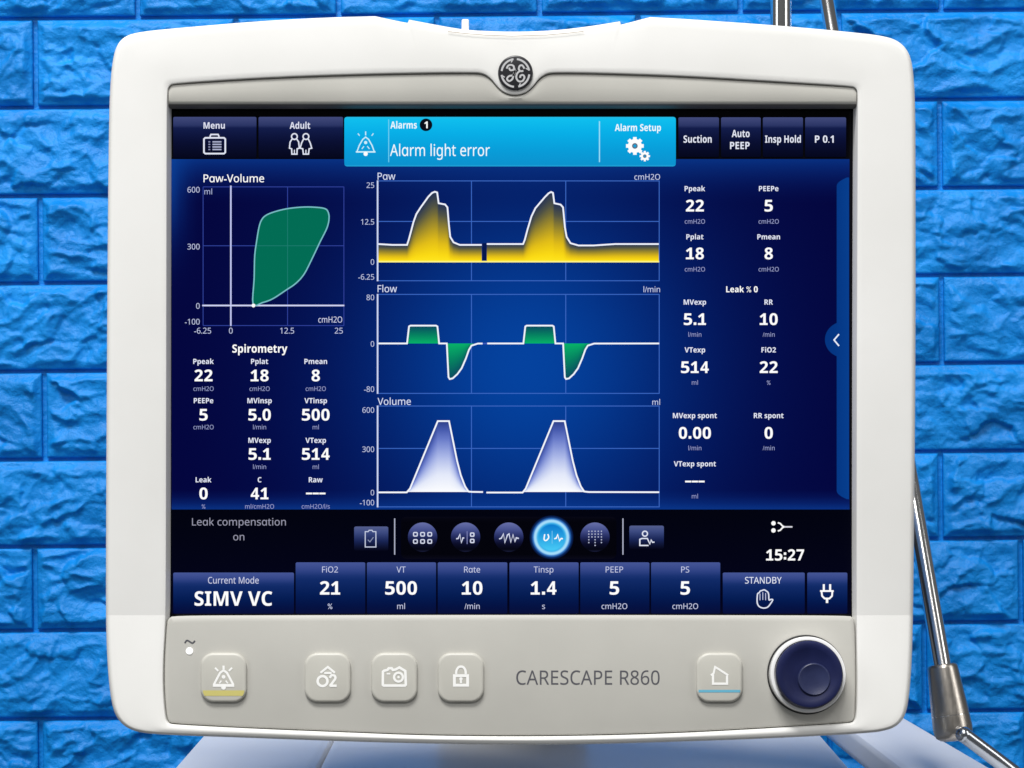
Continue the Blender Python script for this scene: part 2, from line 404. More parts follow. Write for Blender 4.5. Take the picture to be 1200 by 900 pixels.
class Flat:
    """thin printed or lit shapes gathered in photo pixels, laid on a plane at a given depth"""
    def __init__(s, wk=1.0): s.wk = wk; s.v = []; s.f = []; s.c = []
    def stroke(s, pts, wd, col=(255, 255, 255), closed=False, lift=0.0):
        L_, R_ = ribbon_px(pts, wd * s.wk, closed); b0 = len(s.v); n = len(L_)
        for i in range(n):
            for q_ in (L_[i], R_[i]): s.v.append((q_[0], q_[1], lift)); s.c.append(col)
        for i in range(n if closed else n - 1):
            j = (i + 1) % n; s.f.append((b0 + 2 * i, b0 + 2 * j, b0 + 2 * j + 1, b0 + 2 * i + 1))
        return s
    def poly(s, pts, col=(255, 255, 255), lift=0.0):
        b0 = len(s.v)
        for q_ in pts: s.v.append((q_[0], q_[1], lift)); s.c.append(col)
        s.f.append(tuple(range(b0, b0 + len(pts)))); return s
    def disc(s, cx, cy, r_, col=(255, 255, 255), lift=0.0, k=20): return s.poly(circ(cx, cy, r_, k), col, lift)
    def rows(s, ys, xl, xr, cf, nx=1, lift=0.0):
        """y-monotone shape with colour cf(x, y)"""
        b0 = len(s.v)
        for y_ in ys:
            a, c = xl(y_), xr(y_)
            for i in range(nx + 1):
                x_ = a + (c - a) * i / nx; s.v.append((x_, y_, lift)); s.c.append(cf(x_, y_))
        for k in range(len(ys) - 1):
            for i in range(nx):
                u = b0 + k * (nx + 1) + i; s.f.append((u, u + 1, u + nx + 2, u + nx + 1))
        return s
    def cols(s, top, base, cf, nt=8, lift=0.0):
        """area between a curve and a base line, colour cf(t) by the share of height"""
        b0 = len(s.v)
        for (x_, y_) in top:
            for k in range(nt + 1):
                t = k / nt; s.v.append((x_, y_ + (base - y_) * t, lift)); s.c.append(cf(t))
        for i in range(len(top) - 1):
            for k in range(nt):
                u = b0 + i * (nt + 1) + k; s.f.append((u, u + nt + 1, u + nt + 2, u + 1))
        return s
    def build(s, name, depth, parent, mat, colour=True, chinned=False):
        me = mesh(name, [P(x_, y_, depth - l_ + (chin(y_) if chinned else 0)) for (x_, y_, l_) in s.v], s.f)
        bm = bmesh.new(); bm.from_mesh(me)
        bm.normal_update()
        for f in bm.faces:
            if f.normal.y > 0: f.normal_flip()
        bm.to_mesh(me); bm.free()
        if colour: paint(me, [lin(c) for c in s.c])
        return link(name, me, parent, mat)

def paint(me, cols):
    a = me.color_attributes.new('Col', 'FLOAT_COLOR', 'POINT')
    arr = np.ones((len(me.vertices), 4), dtype=np.float32); arr[:, :3] = np.array(cols, dtype=np.float32) if len(cols) > 1 else cols[0]
    a.data.foreach_set('color', arr.ravel())

# --- lettering -------------------------------------------------------------------
_fc = {}
def face(txt, style):
    """plain letters -> the sans (R) or bold sans (B) letters of Blender's built-in fallback font"""
    up, lo, dg = (0x1D5D4, 0x1D5EE, 0x1D7EC) if style == 'B' else (0x1D5A0, 0x1D5BA, 0x1D7E2)
    o = ''
    for ch in txt:
        if 'A' <= ch <= 'Z': o += chr(up + ord(ch) - 65)
        elif 'a' <= ch <= 'z': o += chr(lo + ord(ch) - 97)
        elif '0' <= ch <= '9': o += chr(dg + ord(ch) - 48)
        elif ch == 'ɑ' and style == 'B': o += chr(lo)
        else: o += ch
    return o
def glyphs(txt, style, bold=0.0):
    key = (txt, style, bold)
    if key not in _fc:
        cu = bpy.data.curves.new('lettering', 'FONT'); cu.body = face(txt, style); cu.size = 1; cu.resolution_u = 3; cu.fill_mode = 'FRONT'; cu.offset = bold
        o = bpy.data.objects.new('lettering', cu); COL.objects.link(o)
        dg = bpy.context.evaluated_depsgraph_get(); dg.update()
        me = bpy.data.meshes.new_from_object(o.evaluated_get(dg))
        v = np.array([tuple(x_.co) for x_ in me.vertices]); f = [tuple(p.vertices) for p in me.polygons]
        bpy.data.objects.remove(o); bpy.data.curves.remove(cu); bpy.data.meshes.remove(me)
        _fc[key] = (v, f)
    return _fc[key]
def figures(txt):
    """bold figures set one by one: 1 gets its foot, point and colon their full weight"""
    V = []; F = []; pen = 0.0
    def add(v, f, dx):
        b0 = len(V); V.extend([(a + dx, c_, 0.0) for a, c_, _ in v]); F.extend([tuple(i + b0 for i in q_) for q_ in f])
    sq = lambda x0, y0, x1, y1: ([(x0, y0, 0), (x1, y0, 0), (x1, y1, 0), (x0, y1, 0)], [(0, 1, 2, 3)])
    for ch in txt:
        if ch in '.:':
            for yy in ([0.0] if ch == '.' else [0.06, 0.36]): add(*sq(0.05, yy, 0.21, yy + 0.16), pen)
            pen += 0.27
            continue
        v, f = glyphs(ch, 'B'); x0, x1 = v[:, 0].min(), v[:, 0].max(); w_ = x1 - x0
        if ch == '1':
            stem = 0.155; add(v - np.array((x0, v[:, 1].min(), 0)), f, pen + 0.05)
            e = pen + 0.05 + w_
            add(*sq(pen + 0.04, 0.0, e - stem - 0.001, 0.115), 0.0); add(*sq(e + 0.001, 0.0, e + 0.115, 0.115), 0.0); pen += 0.585
        else:
            k = 0.50 / w_; add((v - np.array((x0, 0, 0))) * np.array((k, 1, 1)), f, pen + 0.04); pen += 0.585
    return np.array(V), F
CAP = {}
def text(name, txt, x, cy, cap, depth, parent, mat, col=(255, 255, 255), width=None, align='C', bold=0.0, chinned=False, colour=True, style=None):
    if style is None: style = 'F' if bold >= .025 else ('B' if bold >= .006 else 'R')
    if style == 'F': v, f = figures(txt); ref = 'B'; off = 0.0
    else:
        off = bold if style == 'R' else 0.0
        v, f = glyphs(txt, style, off); ref = style
    if ref not in CAP:
        hv, _ = glyphs('H', ref); CAP[ref] = (hv[:, 1].min(), hv[:, 1].max())
    lo, hi = CAP[ref]; sy = cap / (hi - lo)
    x0, x1 = v[:, 0].min(), v[:, 0].max(); sx = (width / (x1 - x0)) if width else sy * (1.02 if style == 'F' else 0.96)
    wpx = (x1 - x0) * sx; left = {'L': x, 'C': x - wpx / 2, 'R': x - wpx}[align]
    pts = []
    for (vx, vy, _z) in v:
        px = left + (vx - x0) * sx; py = cy + cap / 2 - (vy - lo) * sy
        pts.append(P(px, py, depth + (chin(py) if chinned else 0)))
    me = mesh(name, pts, f)
    bm = bmesh.new(); bm.from_mesh(me); bm.normal_update()
    for fc in bm.faces:
        if fc.normal.y > 0: fc.normal_flip()
    bm.to_mesh(me); bm.free()
    if colour: paint(me, [lin(col)])
    return link(name, me, parent, mat)

# --- top trim strip ---------------------------------------------------------------
tp = polyline_smooth([p for p in inner_pts[0:19]], 2, closed=False)
tp = [(203, 98)] + tp + [(998, 101)]
txs = np.array([p[0] for p in tp]); tys = np.array([p[1] for p in tp])
xs = np.concatenate([np.linspace(197.5, 203, 6), np.linspace(204, 1000, 260), np.linspace(1001, 1003.6, 5)])
def top_y(x_):
    y_ = float(np.interp(x_, txs, tys))
    if x_ < 203: y_ = 98 + 6 * ((203 - x_) / 5.5) ** 2
    if x_ > 999: y_ = 101 + 6 * ((x_ - 999) / 4.6) ** 2
    return y_ + 1.1
prof = [(0.0, 0.006), (0.0, 0.0022), (0.05, 0.0012), (0.5, 0.0006), (1.0, 0.0010)]
V = []; F = []
xs_ = list(xs); npf = 0
for x_ in xs_:
    ty = top_y(x_); colm = []
    for (t, dep) in prof: colm.append((x_, ty + (118.0 - ty) * t, dep))
    for k in range(1, 8):
        a = k / 7 * math.pi / 2; colm.append((x_, 118.0 + 9.5 * math.sin(a), 0.0010 + 0.0085 * (1 - math.cos(a))))
    colm.append((x_, 128.0, 0.0128)); npf = len(colm)
    V += [P(*c) for c in colm]
for i in range(len(xs_) - 1):
    for k in range(npf - 1):
        a = i * npf + k; F.append((a, a + npf, a + npf + 1, a + 1))
F.append(tuple(range(npf))); F.append(tuple(reversed([(len(xs_) - 1) * npf + k for k in range(npf)])))
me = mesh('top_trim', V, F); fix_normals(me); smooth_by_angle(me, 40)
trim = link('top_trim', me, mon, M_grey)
# darker grey along the lower lip, painting in the shade next to the glass
me.materials.append(principled('lip_shade_grey', (0.13, 0.125, 0.11), 0.6))
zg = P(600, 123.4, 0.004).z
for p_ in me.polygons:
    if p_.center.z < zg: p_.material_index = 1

# --- fine crease under the top notch and the small peg on the top edge ---------------
fl = Flat().stroke([(525, 36.8), (545, 39.2), (570, 41.2), (600, 42.2), (640, 41), (665, 38.8), (684, 36.6)], 0.9)
me_o = fl.build('notch_seam', -0.0004, housing, principled('seam_tan', (0.42, 0.36, 0.30), 0.6), colour=False)
plate('alarm_beacon_peg', rrect(541, 22.5, 549.5, 37, 2.0), 0.012, 0.024, 1.5, mon, M_white)

# --- badge ---------------------------------------------------------------------------
BX, BY = 604.0, 85.5
plate('badge', circ(BX, BY, 20.5, 48), -0.0012, 0.0012, 1.6, mon, M_badge)
badge = [o for o in mon.children if o.name.startswith('badge')][0]
f1 = Flat()
for (a0, a1) in ((-82, -8), (6, 80), (96, 168), (186, 262)):
    arc = []
    for k in range(13):
        a = math.radians(a0 + (a1 - a0) * k / 12); arc.append((BX + 16.3 * math.sin(a), BY - 16.3 * math.cos(a)))
    f1.stroke(arc, 2.3)
    a = math.radians(a1 - 4); e = (BX + 16.3 * math.sin(a), BY - 16.3 * math.cos(a)); a2 = math.radians(a1 - 14)
    f1.stroke([(BX + 13.4 * math.sin(a2), BY - 13.4 * math.cos(a2)), (BX + 14.8 * math.sin(a2 + .12), BY - 14.8 * math.cos(a2 + .12)), e], 1.3, lift=0.00004)
f1.build('badge_ring', -0.00125, badge, M_silver, colour=False)
def zb(pts): return [(560 + a / 12, 50 + c / 12) for a, c in pts]
def cat(pts, closed=False, k=5):
    p = [np.array(a, float) for a in pts]; out = []; n = len(p)
    for i in range(n if closed else n - 1):
        p0 = p[(i - 1) % n] if closed or i > 0 else p[i]; p1 = p[i]; p2 = p[(i + 1) % n]; p3 = p[(i + 2) % n] if closed or i + 2 < n else p2
        for t in range(k):
            u = t / k; out.append(tuple(0.5 * ((2 * p1) + (-p0 + p2) * u + (2 * p0 - 5 * p1 + 4 * p2 - p3) * u * u + (-p0 + 3 * p1 - 3 * p2 + p3) * u ** 3)))
    if not closed: out.append(tuple(p[-1]))
    return out
f2 = Flat()
f2.stroke(cat(zb([(405, 365), (425, 325), (470, 312), (505, 335), (500, 380), (455, 385), (440, 350)])), 2.15)
f2.stroke(cat(zb([(505, 345), (520, 400), (500, 455), (440, 470), (410, 510), (440, 540), (485, 510), (505, 440), (530, 385)])), 2.15, lift=0.00005)
f2.stroke(cat(zb([(655, 365), (625, 320), (590, 325), (575, 370), (600, 400), (640, 395)])), 2.15, lift=0.00002)
f2.stroke(cat(zb([(595, 395), (555, 430), (540, 490), (570, 540), (625, 540), (655, 490), (635, 455), (600, 465), (595, 495)])), 2.15, lift=0.00007)
f2.build('badge_monogram', -0.0013, badge, M_silver, colour=False)

# --- control panel ---------------------------------------------------------------------
pan = [(203, 721.5), (300, 721), (600, 720.5), (900, 721), (995, 721.5), (999, 723.5), (1001.5, 728), (1002.3, 760), (1003, 800), (1002, 838), (1000, 844.5), (994, 846.5),
       (900, 852.5), (800, 857.8), (700, 861), (600, 862), (500, 861), (400, 857), (300, 853), (204, 848), (197.5, 846), (195, 837), (192.6, 805), (193, 770), (195.5, 729), (198, 724.5)]
pan = polyline_smooth(pan, 2)
panel = plate('control_panel', pan, 0.0008, 0.012, 2.6, mon, M_grey, steps=3, chinned=True, wfun=lambda p: 2.8 if p[1] < 723 else 1.0, smooth_deg=24)
text('panel_lettering', 'CARESCAPE R860', 689, 794, 16.5, 0.0007, panel, M_print_grey, width=168, chinned=True, colour=False)
f3 = Flat().stroke(cat([(216.5, 753.5), (219, 750.4), (222.5, 752), (225.5, 753.6), (228.5, 750.8)]), 1.7)
f3.build('mains_symbol', 0.00065, panel, M_print_grey, colour=False, chinned=True)
plate('status_light', circ(222, 763, 4.2, 20), 0.0003, 0.0016, 1.2, panel, M_led, chinned=True)

BD = -0.0012                     # front of the push buttons
def button(cx):
    return plate('push_button', rrect(cx - 27, 765, cx + 27, 823, 15.5, 8), BD, 0.0012, 3.2, mon, M_button, steps=4, chinned=True, smooth_deg=60)
ID = BD - 0.00012
b1 = button(262)
f = Flat(1.3)
f.stroke([(250.5, 802.6), (254.5, 795), (258, 788.5), (262, 785.5), (266, 788.5), (269.5, 795), (273.5, 802.6)], 2.0)
f.stroke([(249.5, 803.2), (274.5, 803.2)], 2.6, lift=0.00003)
f.disc(262, 805.5, 2.8, lift=0.00006); f.disc(262, 793.2, 2.2)
f.stroke([(257, 800.8), (259.5, 797.6)], 1.3); f.stroke([(267, 800.8), (264.5, 797.6)], 1.3)
f.stroke([(262, 784.5), (262, 780)], 2.0, lift=0.00003); f.stroke([(255.8, 786.3), (252, 782.5)], 1.7); f.stroke([(268.2, 786.3), (272, 782.5)], 1.7)
f.build('button_icon', ID, b1, M_print_white, colour=False, chinned=True)
f = Flat().rows([809, 812, 815.5], lambda y_: 237.5 + max(0, y_ - 811) * .5, lambda y_: 286.5 - max(0, y_ - 811) * .5, lambda x_, y_: (0, 0, 0))
f.build('colour_bar', ID + 0.00003, b1, M_yellow, colour=False, chinned=True)
b2 = button(384)
f = Flat(1.3)
f.stroke(circ(378, 798.2, 5.8, 20), 2.3, closed=True)
f.stroke(cat([(386.5, 794.5), (388.5, 791.5), (392, 791.8), (393, 795), (390, 799.5), (386.5, 804)]), 2.2); f.stroke([(386.2, 803.6), (394.6, 803.6)], 2.2, lift=0.00003)
f.stroke([(375.5, 788.5), (384.2, 781.6), (392.5, 788.5)], 2.0); f.stroke([(380, 788.7), (388.6, 788.7)], 2.0, lift=0.00002)
f.build('button_icon', ID, b2, M_print_white, colour=False, chinned=True)
b3 = button(462)
f = Flat(1.3)
f.stroke([(450, 786), (454, 785.2), (455.5, 783.2), (459, 783.2), (460.5, 785.2), (463.5, 784.6), (468, 782.2), (472, 784.6), (475, 786.4), (475.6, 802.4), (474.6, 803.4), (449.6, 803.4), (448.6, 802.4), (448.8, 787.2)], 2.3, closed=True)
f.stroke(circ(467, 793.6, 5.2, 20), 2.1, closed=True, lift=0.00003); f.disc(467, 793.6, 1.5); f.stroke([(453, 789.6), (457.5, 789.6)], 1.4)
f.build('button_icon', ID, b3, M_print_white, colour=False, chinned=True)
b4 = button(540)
f = Flat(1.3)
f.stroke([(532.5, 791.8), (548, 791.8), (548, 803), (532.5, 803)], 2.6, closed=True)
f.stroke(cat([(534.6, 790), (535, 785.5), (537.4, 782), (540.2, 781.2), (543, 782), (545.4, 785.5), (545.8, 790)]), 2.1, lift=0.00003)
f.stroke([(540.2, 794), (540.2, 800.6)], 2.0); f.disc(540.2, 795.6, 2.0, lift=0.00003)
f.build('button_icon', ID, b4, M_print_white, colour=False, chinned=True)
b5 = button(843)
f = Flat(1.3)
f.stroke([(833, 791.4), (836.2, 789.2), (838, 781.6), (842, 784), (853.4, 791.4)], 1.9); f.stroke([(835.6, 790.6), (835.6, 801.2), (852, 801.2), (852, 791.8)], 2.1, lift=0.00004)
f.build('button_icon', ID, b5, M_print_white, colour=False, chinned=True)
f = Flat().rows([808.4, 811.4], lambda y_: 818.6, lambda y_: 867.4, lambda x_, y_: (0, 0, 0))
f.build('colour_bar', ID + 0.00003, b5, M_cyan, colour=False, chinned=True)

# --- rotary knob -------------------------------------------------------------------------
def revolve(name, c, prof, parent, mat, k=72, tilt=0.0, deg=40):
    """prof = (radius in metres, depth towards the camera) pairs, about the y axis at c"""
    V = []; F = []
    for (r_, d_) in prof:
        for i in range(k):
            a = 2 * math.pi * i / k; V.append(Vector((r_ * math.sin(a), -d_, r_ * math.cos(a))))
    rot = Matrix.Rotation(tilt, 4, 'X')
    V = [rot @ v + Vector(c) for v in V]
    for j in range(len(prof) - 1):
        for i in range(k):
            n_ = (i + 1) % k; F.append((j * k + i, j * k + n_, (j + 1) * k + n_, (j + 1) * k + i))
    F.append(tuple(reversed(range(k)))); F.append(tuple((len(prof) - 1) * k + i for i in range(k)))
    me = mesh(name, V, F); fix_normals(me); smooth_by_angle(me, deg)
    return link(name, me, parent, mat)
KY = chin(791) + 0.0008
kc = P(945, 790.5, KY); ti = -math.atan(0.14)
px_ = S
revolve('knob_well', kc, [(46 * px_, -0.001), (46 * px_, 0.0004), (45.2 * px_, 0.0007), (44.4 * px_, 0.0003), (44.2 * px_, -0.001)], panel, M_dark, tilt=ti)
knob = revolve('rotary_knob', kc, [(36 * px_, -0.001), (36.6 * px_, 0.0040), (38.2 * px_, 0.0058), (39.0 * px_, 0.0082), (38.7 * px_, 0.0096), (37.2 * px_, 0.0106), (34.5 * px_, 0.0108), (30 * px_, 0.0102), (24 * px_, 0.0095), (16 * px_, 0.0091), (2 * px_, 0.0090)], mon, M_navy, tilt=ti)
revolve('knob_ring', kc, [(36 * px_, 0.0005), (43.9 * px_, 0.0005), (43.9 * px_, 0.0052), (43.3 * px_, 0.0059), (42.3 * px_, 0.0061), (39.8 * px_, 0.0060), (39.2 * px_, 0.0040)], knob, M_ring, tilt=ti)
dm = kc + Vector((5.0 * px_, -0.0094, -2.0 * px_))
revolve('finger_dimple', dm, [(19.0 * px_, -0.002), (19.0 * px_, 0.0004), (18.4 * px_, 0.0009), (17.4 * px_, 0.0011), (15.6 * px_, 0.0009), (12 * px_, 0.0006), (8 * px_, 0.0004), (1 * px_, 0.0003)], knob, M_dimple, k=48, tilt=ti)

# --- mount neck behind the monitor ---------------------------------------------------------
bm = bmesh.new()
bmesh.ops.create_cube(bm, size=1, matrix=Matrix.Translation((0, 0.190, ZC - 0.01)) @ Matrix.Diagonal((0.086, 0.256, 0.07, 1)))
bmesh.ops.create_cube(bm, size=1, matrix=Matrix.Translation((0, 0.262, ZC - 0.105)) @ Matrix.Diagonal((0.085, 0.06, 0.188, 1)))
bmesh.ops.bevel(bm, geom=bm.edges[:], offset=0.006, segments=2, affect='EDGES')
me = bpy.data.meshes.new('mount_neck'); bm.to_mesh(me); bm.free()
link('mount_neck', me, mon, principled('neck_dark_plastic', (0.05, 0.05, 0.055), 0.45))

# ------------------------------------------------------------------ the display
YS = 0.0112                      # glass plane, set back behind the frame
ly = lambda k: YS - 0.00012 * k
bm = bmesh.new()
c0, c1 = P(188, 122, YS), P(1012, 727, YS)
bmesh.ops.create_cube(bm, size=1, matrix=Matrix.Translation(((c0.x + c1.x) / 2, YS + 0.001, (c0.z + c1.z) / 2)) @ Matrix.Diagonal((c1.x - c0.x, 0.002, c0.z - c1.z, 1)))
me = bpy.data.meshes.new('screen'); bm.to_mesh(me); bm.free()
screen = link('screen', me, mon, M_black)
screen['label'] = 'lit blue touchscreen with pressure, flow and volume curves'

W_ = (255, 255, 255); PALE = (205, 215, 245); DIM = (150, 158, 205)
def clamp(c): return tuple(max(0, min(255, v)) for v in c)
def bgcol(x, y):
    g = math.exp(-(((x - 615) / 215) ** 2) - ((y - 430) / 230) ** 2)
    c = mixc((2, 3, 60), (3, 66, 158), g)
    top = max(0, 1 - (y - 187) / 52) ** 1.6; c = mixc(c, (8, 62, 150), 0.72 * top)
    bt = max(0, 1 - (597 - y) / 24) ** 1.5; c = mixc(c, (10, 62, 150), 0.75 * bt)
    lf = max(0, 1 - (x - 200) / 42) ** 2 * math.exp(-((y - 215) / 70) ** 2); c = mixc(c, (10, 80, 175), 0.65 * lf)
    return c
ysl = list(np.linspace(186.5, 597, 56))
Flat().rows(ysl, lambda y: 201, lambda y: 995.5, bgcol, nx=80).build('display_background', ly(1), screen, M_ui)
Flat().rows([597, 625, 655, 719.5], lambda y: 201, lambda y: 997, lambda x, y: mixc((1, 2, 14), (2, 3, 28), (y - 597) / 120)).build('lower_background', ly(1), screen, M_ui)

TAB = [(0, (66, 74, 122)), (.2, (44, 54, 102)), (.27, (18, 28, 74)), (.6, (8, 14, 50)), (1, (3, 5, 28))]
LTAB = [(0, (70, 86, 150)), (.15, (52, 70, 136)), (.3, (18, 44, 106)), (.65, (3, 27, 82)), (1, (2, 10, 56))]
def tab(name, x0, y0, x1, y1, st, k=2, r_=1.5, n=14):
    ys = [y0, y0 + .6, y0 + 1.4] + list(np.linspace(y0 + 3, y1 - 2, n)) + [y1 - .6, y1]
    def ins(y):
        d = min(y - y0, y1 - y); return 0 if d >= r_ else r_ - math.sqrt(max(0, r_ * r_ - (r_ - d) ** 2))
    return Flat().rows(ys, lambda y: x0 + ins(y), lambda y: x1 - ins(y), lambda x, y: stops(st, (y - y0) / (y1 - y0)), nx=1).build(name, ly(k), screen, M_ui)
for (a, c) in ((203, 300.5), (303, 402)): tab('menu_tab', a, 137, c, 185, TAB)
for (a, c) in ((795, 842.5), (845, 891.5), (894, 941), (943.5, 991.5)): tab('menu_tab', a, 137.5, c, 184, TAB)
tab('alarm_banner', 403.5, 137, 792, 195, [(0, (40, 186, 228)), (.05, (14, 190, 238)), (.3, (6, 176, 232)), (.7, (6, 156, 216)), (.97, (10, 146, 206)), (1, (40, 170, 222))], k=3, r_=3)
Flat().stroke([(455.5, 140), (455.5, 190)], 1.1, (110, 205, 240)).build('banner_divider', ly(4), screen, M_ui)
Flat().stroke([(702.5, 142), (702.5, 190)], 1.4, (150, 222, 248)).build('banner_divider', ly(4), screen, M_ui)

def T(name, s, x, cy, cap, col=W_, width=None, align='C', bold=0.0, k=5):
    return text(name, s, x, cy, cap, ly(k), screen, M_ui, col, width, align, bold)
A = 'ɑ'                          # single-storey a, as on the display
T('tab_text', 'Menu', 251, 147, 7.5, (225, 228, 245), 25, bold=.006)
T('tab_text', 'Adult'.replace('a', A), 351.5, 147, 7.8, (225, 228, 245), 24, bold=.006)
for s, x, y_, w_ in (('Suction', 817.5, 163, 33), ('Auto', 868, 156.5, 21), ('PEEP', 867, 170.5, 23), ('Insp Hold', 917.5, 163, 42), ('P 0.1', 966, 163, 22)):
    T('tab_text', s, x, y_, 8.4, (228, 232, 246), w_, bold=.008)
T('banner_text', 'Al' + A + 'rms', 457.5, 146.5, 8.2, (235, 250, 255), 31, 'L', .01)
T('banner_text', 'Al' + A + 'rm light error', 457, 176, 13.5, (240, 252, 255), 117, 'L', .002)
T('banner_text', 'Al' + A + 'rm Setup', 747.5, 149.5, 8, (240, 252, 255), 54, bold=.012)
Flat().disc(499.2, 146.3, 7.4, (8, 10, 24), k=28).build('count_dot', ly(4), screen, M_ui)
T('banner_text', '1', 499.2, 146.3, 8, W_, 4, bold=.02, k=5)

# icons on the top tabs
f = Flat(); c = (225, 230, 245)
f.stroke([(240.5, 161.5), (262.5, 161.5), (264, 163), (264, 178.5), (262.5, 180), (240.5, 180), (239, 178.5), (239, 163)], 1.9, c, True)
f.stroke([(246, 160.4), (247.2, 157.6), (255.6, 157.6), (256.8, 160.4)], 1.7, c)
for k in range(4):
    f.stroke([(249, 166.2 + 3 * k), (259.5, 166.2 + 3 * k)], 1.6, (170, 176, 205)); f.stroke([(244.2, 166.2 + 3 * k), (246.4, 166.2 + 3 * k)], 1.4, (140, 146, 180))
f.build('menu_icon', ly(5), screen, M_ui)
f = Flat()
for x, wd in ((345, 0), (358.5, 1)):
    f.stroke(circ(x, 160, 3.4, 16), 1.5, c, True)
    f.stroke([(x - 2.8, 163), (x - 5, 166.4 + wd), (x - 5.8 - wd, 173.6), (x - 3.2 - wd * .5, 174.4), (x - 3, 180.6), (x + 3, 180.6), (x + 3.2 + wd * .5, 174.4), (x + 5.8 + wd, 173.6), (x + 5, 166.4 + wd), (x + 2.8, 163)], 1.5, c)
    f.stroke([(x, 175.5), (x, 180)], 1.2, c)
f.build('patient_icon', ly(5), screen, M_ui)
f = Flat(); c = (205, 240, 252)
f.stroke([(418.5, 177.4), (421, 170.5), (425, 163.4), (428.5, 160.6), (432, 163.4), (436, 170.5), (438.5, 177.4)], 1.4, c)
f.stroke([(417, 178), (440, 178)], 1.7, c, lift=.00003).disc(428.5, 180.3, 2.5, W_, lift=.00005).disc(428.5, 167, 1.9, c)
f.stroke([(424, 174.5), (426.6, 171.4)], 1.1, c).stroke([(433, 174.5), (430.4, 171.4)], 1.1, c).stroke([(428.5, 158.6), (428.5, 154)], 1.3, c).stroke([(421.4, 159), (419.4, 156.4)], 1.1, c).stroke([(435.6, 159), (437.6, 156.4)], 1.1, c)
f.build('alarm_bell_icon', ly(5), screen, M_ui)
f = Flat()
for (gx, gy, r0, r1, n_, wd) in ((744, 171, 8.2, 10.6, 8, 4.6), (755.6, 183, 4.6, 6.2, 8, 2.9)):
    pts = []
    for i in range(n_):
        a = 2 * math.pi * i / n_
        for (da, rr) in ((-.26, r0), (-.2, r1), (.2, r1), (.26, r0)): pts.append((gx + rr * math.sin(a + da), gy - rr * math.cos(a + da)))
    inn = circ(gx, gy, wd * .72, len(pts)); b0 = len(f.v)
    for p_, i_ in zip(pts, inn): f.v += [(p_[0], p_[1], 0), (i_[0], i_[1], 0)]; f.c += [W_, W_]
    m_ = len(pts)
    for i in range(m_): j = (i + 1) % m_; f.f.append((b0 + 2 * i, b0 + 2 * j, b0 + 2 * j + 1, b0 + 2 * i + 1))
    f.stroke(circ(gx, gy, wd * .55, 16), wd * .36, (90, 110, 130), True, lift=.00003)
f.build('gear_icon', ly(5), screen, M_ui)

# pressure-volume loop
GL = (48, 66, 158); GLc = (58, 104, 196)
f = Flat()
for y_ in (219, 288, 381.5): f.stroke([(238, y_), (403, y_)], .9, GL, lift=.00001)
for x_ in (238, 337, 403): f.stroke([(x_, 219), (x_, 381.5)], .9, GL, lift=.00003)
f.build('loop_chart_grid', ly(2), screen, M_ui)
loop = [(296.6, 356.5), (297.8, 327), (298.5, 300), (300.7, 283), (303.6, 266), (307, 257), (313, 251.6), (324.7, 247.3), (339, 244.2), (356.5, 242.6), (371, 243), (381, 244.6), (384.6, 248.7), (385.6, 256), (383.2, 267), (374.8, 284), (366, 302.5), (356.5, 321), (346.7, 332), (335.7, 339.6), (319.8, 350), (307.6, 354.6)]
lp = cat(loop, True, 4)
Flat().poly(lp, (0, 108, 84)).build('loop_fill', ly(3), screen, M_ui)
f = Flat(); f.stroke([(337, 245), (337, 338)], .9, (28, 122, 110)).stroke([(299.5, 288), (372, 288)], .9, (28, 122, 110), lift=.00002)
f.build('loop_fill_grid', ly(4), screen, M_ui)
f = Flat(); f.stroke(lp, 1.5, (120, 190, 200), True).disc(297, 358, 2.2, W_, lift=.00004); f.build('loop_line', ly(5), screen, M_ui)
f = Flat(); f.stroke([(270.5, 217.5), (270.5, 382)], 1.8, (190, 196, 240)).stroke([(237, 358), (403.5, 358)], 1.8, (205, 210, 246), lift=.00002); f.build('loop_chart_axes', ly(4), screen, M_ui)
T('chart_title', 'P' + A + 'w-Volume', 238.5, 209, 9, W_, 71, 'L', .0055)
for s, x, y_ in (('600', 234, 222.3), ('300', 234, 289), ('0', 234, 358.5), ('-100', 234, 377)): T('axis_text', s, x, y_, 6.6, (190, 198, 230), None, 'R')
for s, x in (('-6.25', 237.5), ('0', 270.5), ('12.5', 336.5), ('25', 397)): T('axis_text', s, x, 387.5, 6.8, (190, 198, 230))
T('axis_text', 'ml', 239.5, 224.5, 6.5, (170, 180, 220), 9, 'L'); T('axis_text', 'cmH2O', 401, 374.5, 7, (205, 210, 238), 28, 'R')
T('chart_title', 'Spirometry', 304.5, 408.5, 9.4, W_, 64.5, bold=.02)

